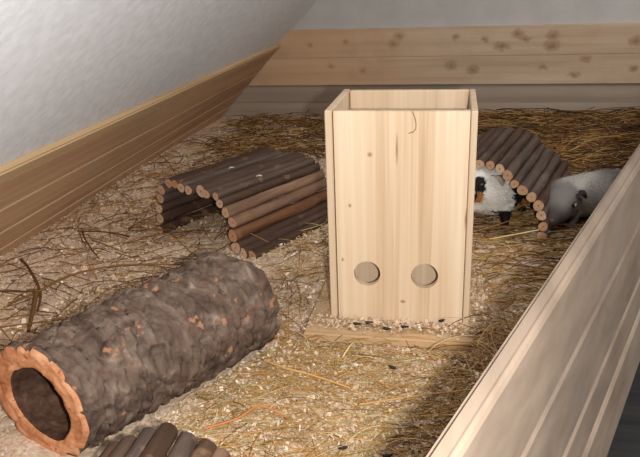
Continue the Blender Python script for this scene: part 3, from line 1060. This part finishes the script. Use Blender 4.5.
# ------------------------------------------------------------------ droppings and single stalks
M_drop = NT('dropping_dark', 0.6, 0.3); M_drop = M_drop.color(srgb(38, 32, 30))
def dropping_mesh(seed):
    bm = bmesh.new(); bmesh.ops.create_uvsphere(bm, u_segments=12, v_segments=8, radius=1)
    r_ = random.Random(seed)
    for v in bm.verts:
        x = v.co.x
        v.co = Vector((x * .0062, v.co.y * .0024 * (1 - .25 * x), v.co.z * .0023 * (1 - .2 * x) + .0008 * x * x))
    me = bpy.data.meshes.new('dropping'); bm.to_mesh(me); bm.free()
    for f in me.polygons:
        f.use_smooth = True
    me.materials.append(M_drop)
    return me
dm = [dropping_mesh(1), dropping_mesh(2)]
for i, (x, y, a, lb) in enumerate([(-0.1283, 0.8907, .2, 'first dark dropping from the left along the foot of the tower, on its base board'),
                                   (-0.1113, 0.8964, .35, 'second dark dropping from the left along the foot of the tower, on its base board'),
                                   (-0.0841, 0.8815, .1, 'third dark dropping from the left below the tower, under the gap between the two holes'),
                                   (-0.0588, 0.8899, .3, 'fourth dark dropping from the left below the tower, under its right hole'),
                                   (-0.0066, 0.9150, .8, 'dark dropping at the right end of the foot of the tower'),
                                   (-0.1074, 0.6161, .3, 'dark dropping on the shavings at the lower picture edge, left of a second one'),
                                   (-0.0574, 0.6097, .5, 'dark dropping on the shavings at the lower picture edge, nearest the panel'),
                                   (-0.0670, 0.7828, -.4, 'dark dropping on the shavings just in front of the base board')]):
    o = bpy.data.objects.new('dropping', dm[i % 2])
    col.objects.link(o)
    on = PLATE[0] < x < PLATE[1] and PLATE[2] < y < PLATE[3]
    o.location = (x, y, 0.0105 if on else bed_z(x, y) + .0085)
    o.rotation_euler = (0, .1, a)
    tag(o, lb, 'dropping', 'droppings around the tower')

def gz(x, y, d=.006):
    return (x, y, bed_z(x, y) + d)
STW = srgb(196, 148, 84); STB = srgb(96, 64, 36); STP = srgb(214, 190, 132)
stalk('straw', [gz(-.237, .773, .010), gz(-.205, .752, .014), gz(-.165, .742, .014), gz(-.116, .729, .008)], .0019, STW, 'long ochre straw curving over the shavings in front of the tower')
stalk('straw', [gz(-.10, .700, .009), gz(-.04, .715, .011), gz(.045, .745, .010)], .0012, STW, 'thin golden straw leading from the open shavings to the near panel')
stalk('straw', [gz(-.136, .800, .010), gz(-.128, .830, .014), gz(-.122, .862, .010)], .0014, STP, 'short pale straw standing off the front of the base board')
stalk('straw', [(.075, 1.255, bed_z(.075, 1.255) + .012), (.115, 1.258, bed_z(.115, 1.258) + .020), (.165, 1.262, bed_z(.165, 1.262) + .030)], .0018, STP, 'bright straw lying across the mouth of the right stick arch', )
stalk('dried_stem', [gz(-.764, 1.034, .010), gz(-.715, .985, .022), gz(-.663, .928, .018), gz(-.640, .880, .010)], .0028, STB, 'thick brown stem slanting from the slope boards toward the cork tube')
stalk('dried_stem', [gz(-.705, .900, .008), gz(-.665, .930, .020), gz(-.640, .985, .022), gz(-.575, 1.040, .016), gz(-.47, 1.085, .008)], .0022, srgb(124, 86, 44), 'long brown stem arching across the shavings toward the left stick arch')
stalk('dried_stem', [gz(-.668, .925, .020), gz(-.640, .865, .012), gz(-.615, .815, .008)], .0040, srgb(112, 78, 42), 'broad flat brown stem base at the knot of stems near the slope')
stalk('dried_stem', [gz(-.80, .93, .008), gz(-.735, .925, .012), gz(-.668, .935, .016)], .0018, STB, 'brown stem running left from the knot of stems')
stalk('dried_stem', [gz(-.628, 1.190, .012), gz(-.68, 1.20, .016), gz(-.742, 1.195, .010)], .0018, STB, 'brown stem lying level beside the left foot of the left stick arch')
stalk('dried_stem', [gz(-.735, 1.200, .010), gz(-.700, 1.150, .016), gz(-.640, 1.085, .010)], .0018, STB, 'brown stem slanting down from the end of the level stem beside the left arch')
stalk('dried_stem', [gz(-.515, .81, .008), gz(-.46, .86, .012), gz(-.385, .96, .012), gz(-.345, 1.04, .008)], .0016, STB, 'dark stem lying along the back of the cork tube')
stalk('straw', [gz(-.268, .620, .010), gz(-.235, .640, .012), gz(-.215, .668, .012), gz(-.18, .660, .008)], .0016, srgb(190, 118, 66), 'bent orange straw at the foot of the cork tube')

# two pale flakes that landed on the left stick arch
def flake(pos, rz, label):
    me = bpy.data.meshes.new('wood_shaving')
    me.from_pydata([(-.006, -.003, 0), (-.005, .003, .0003), (0, -.004, .0016), (.0005, .0035, .0018), (.006, -.002, .0002), (.0055, .003, .0004),
                    (-.006, -.003, -.0006), (-.005, .003, -.0003), (0, -.004, .0010), (.0005, .0035, .0012), (.006, -.002, -.0004), (.0055, .003, -.0002)], [],
                   [(0, 2, 3, 1), (2, 4, 5, 3), (6, 7, 9, 8), (8, 9, 11, 10), (0, 1, 7, 6), (4, 10, 11, 5), (0, 6, 8, 2), (2, 8, 10, 4), (1, 3, 9, 7), (3, 5, 11, 9)])
    o = link('wood_shaving', me, M_white_flake)
    o.location = pos; o.rotation_euler = (0, 0, rz)
    return tag(o, label, 'wood shaving', 'pale flakes on the left stick arch')
t = NT('pale_flake', 0.8, 0.15); M_white_flake = t.color(srgb(226, 212, 194))

flake((-0.4492, 1.3262, 0.1200), .5, 'pale wood flake on the roof of the left stick arch, nearer its cut ends')
flake((-0.3784, 1.2858, 0.1158), .2, 'pale wood flake on the roof of the left stick arch, nearer the tower')
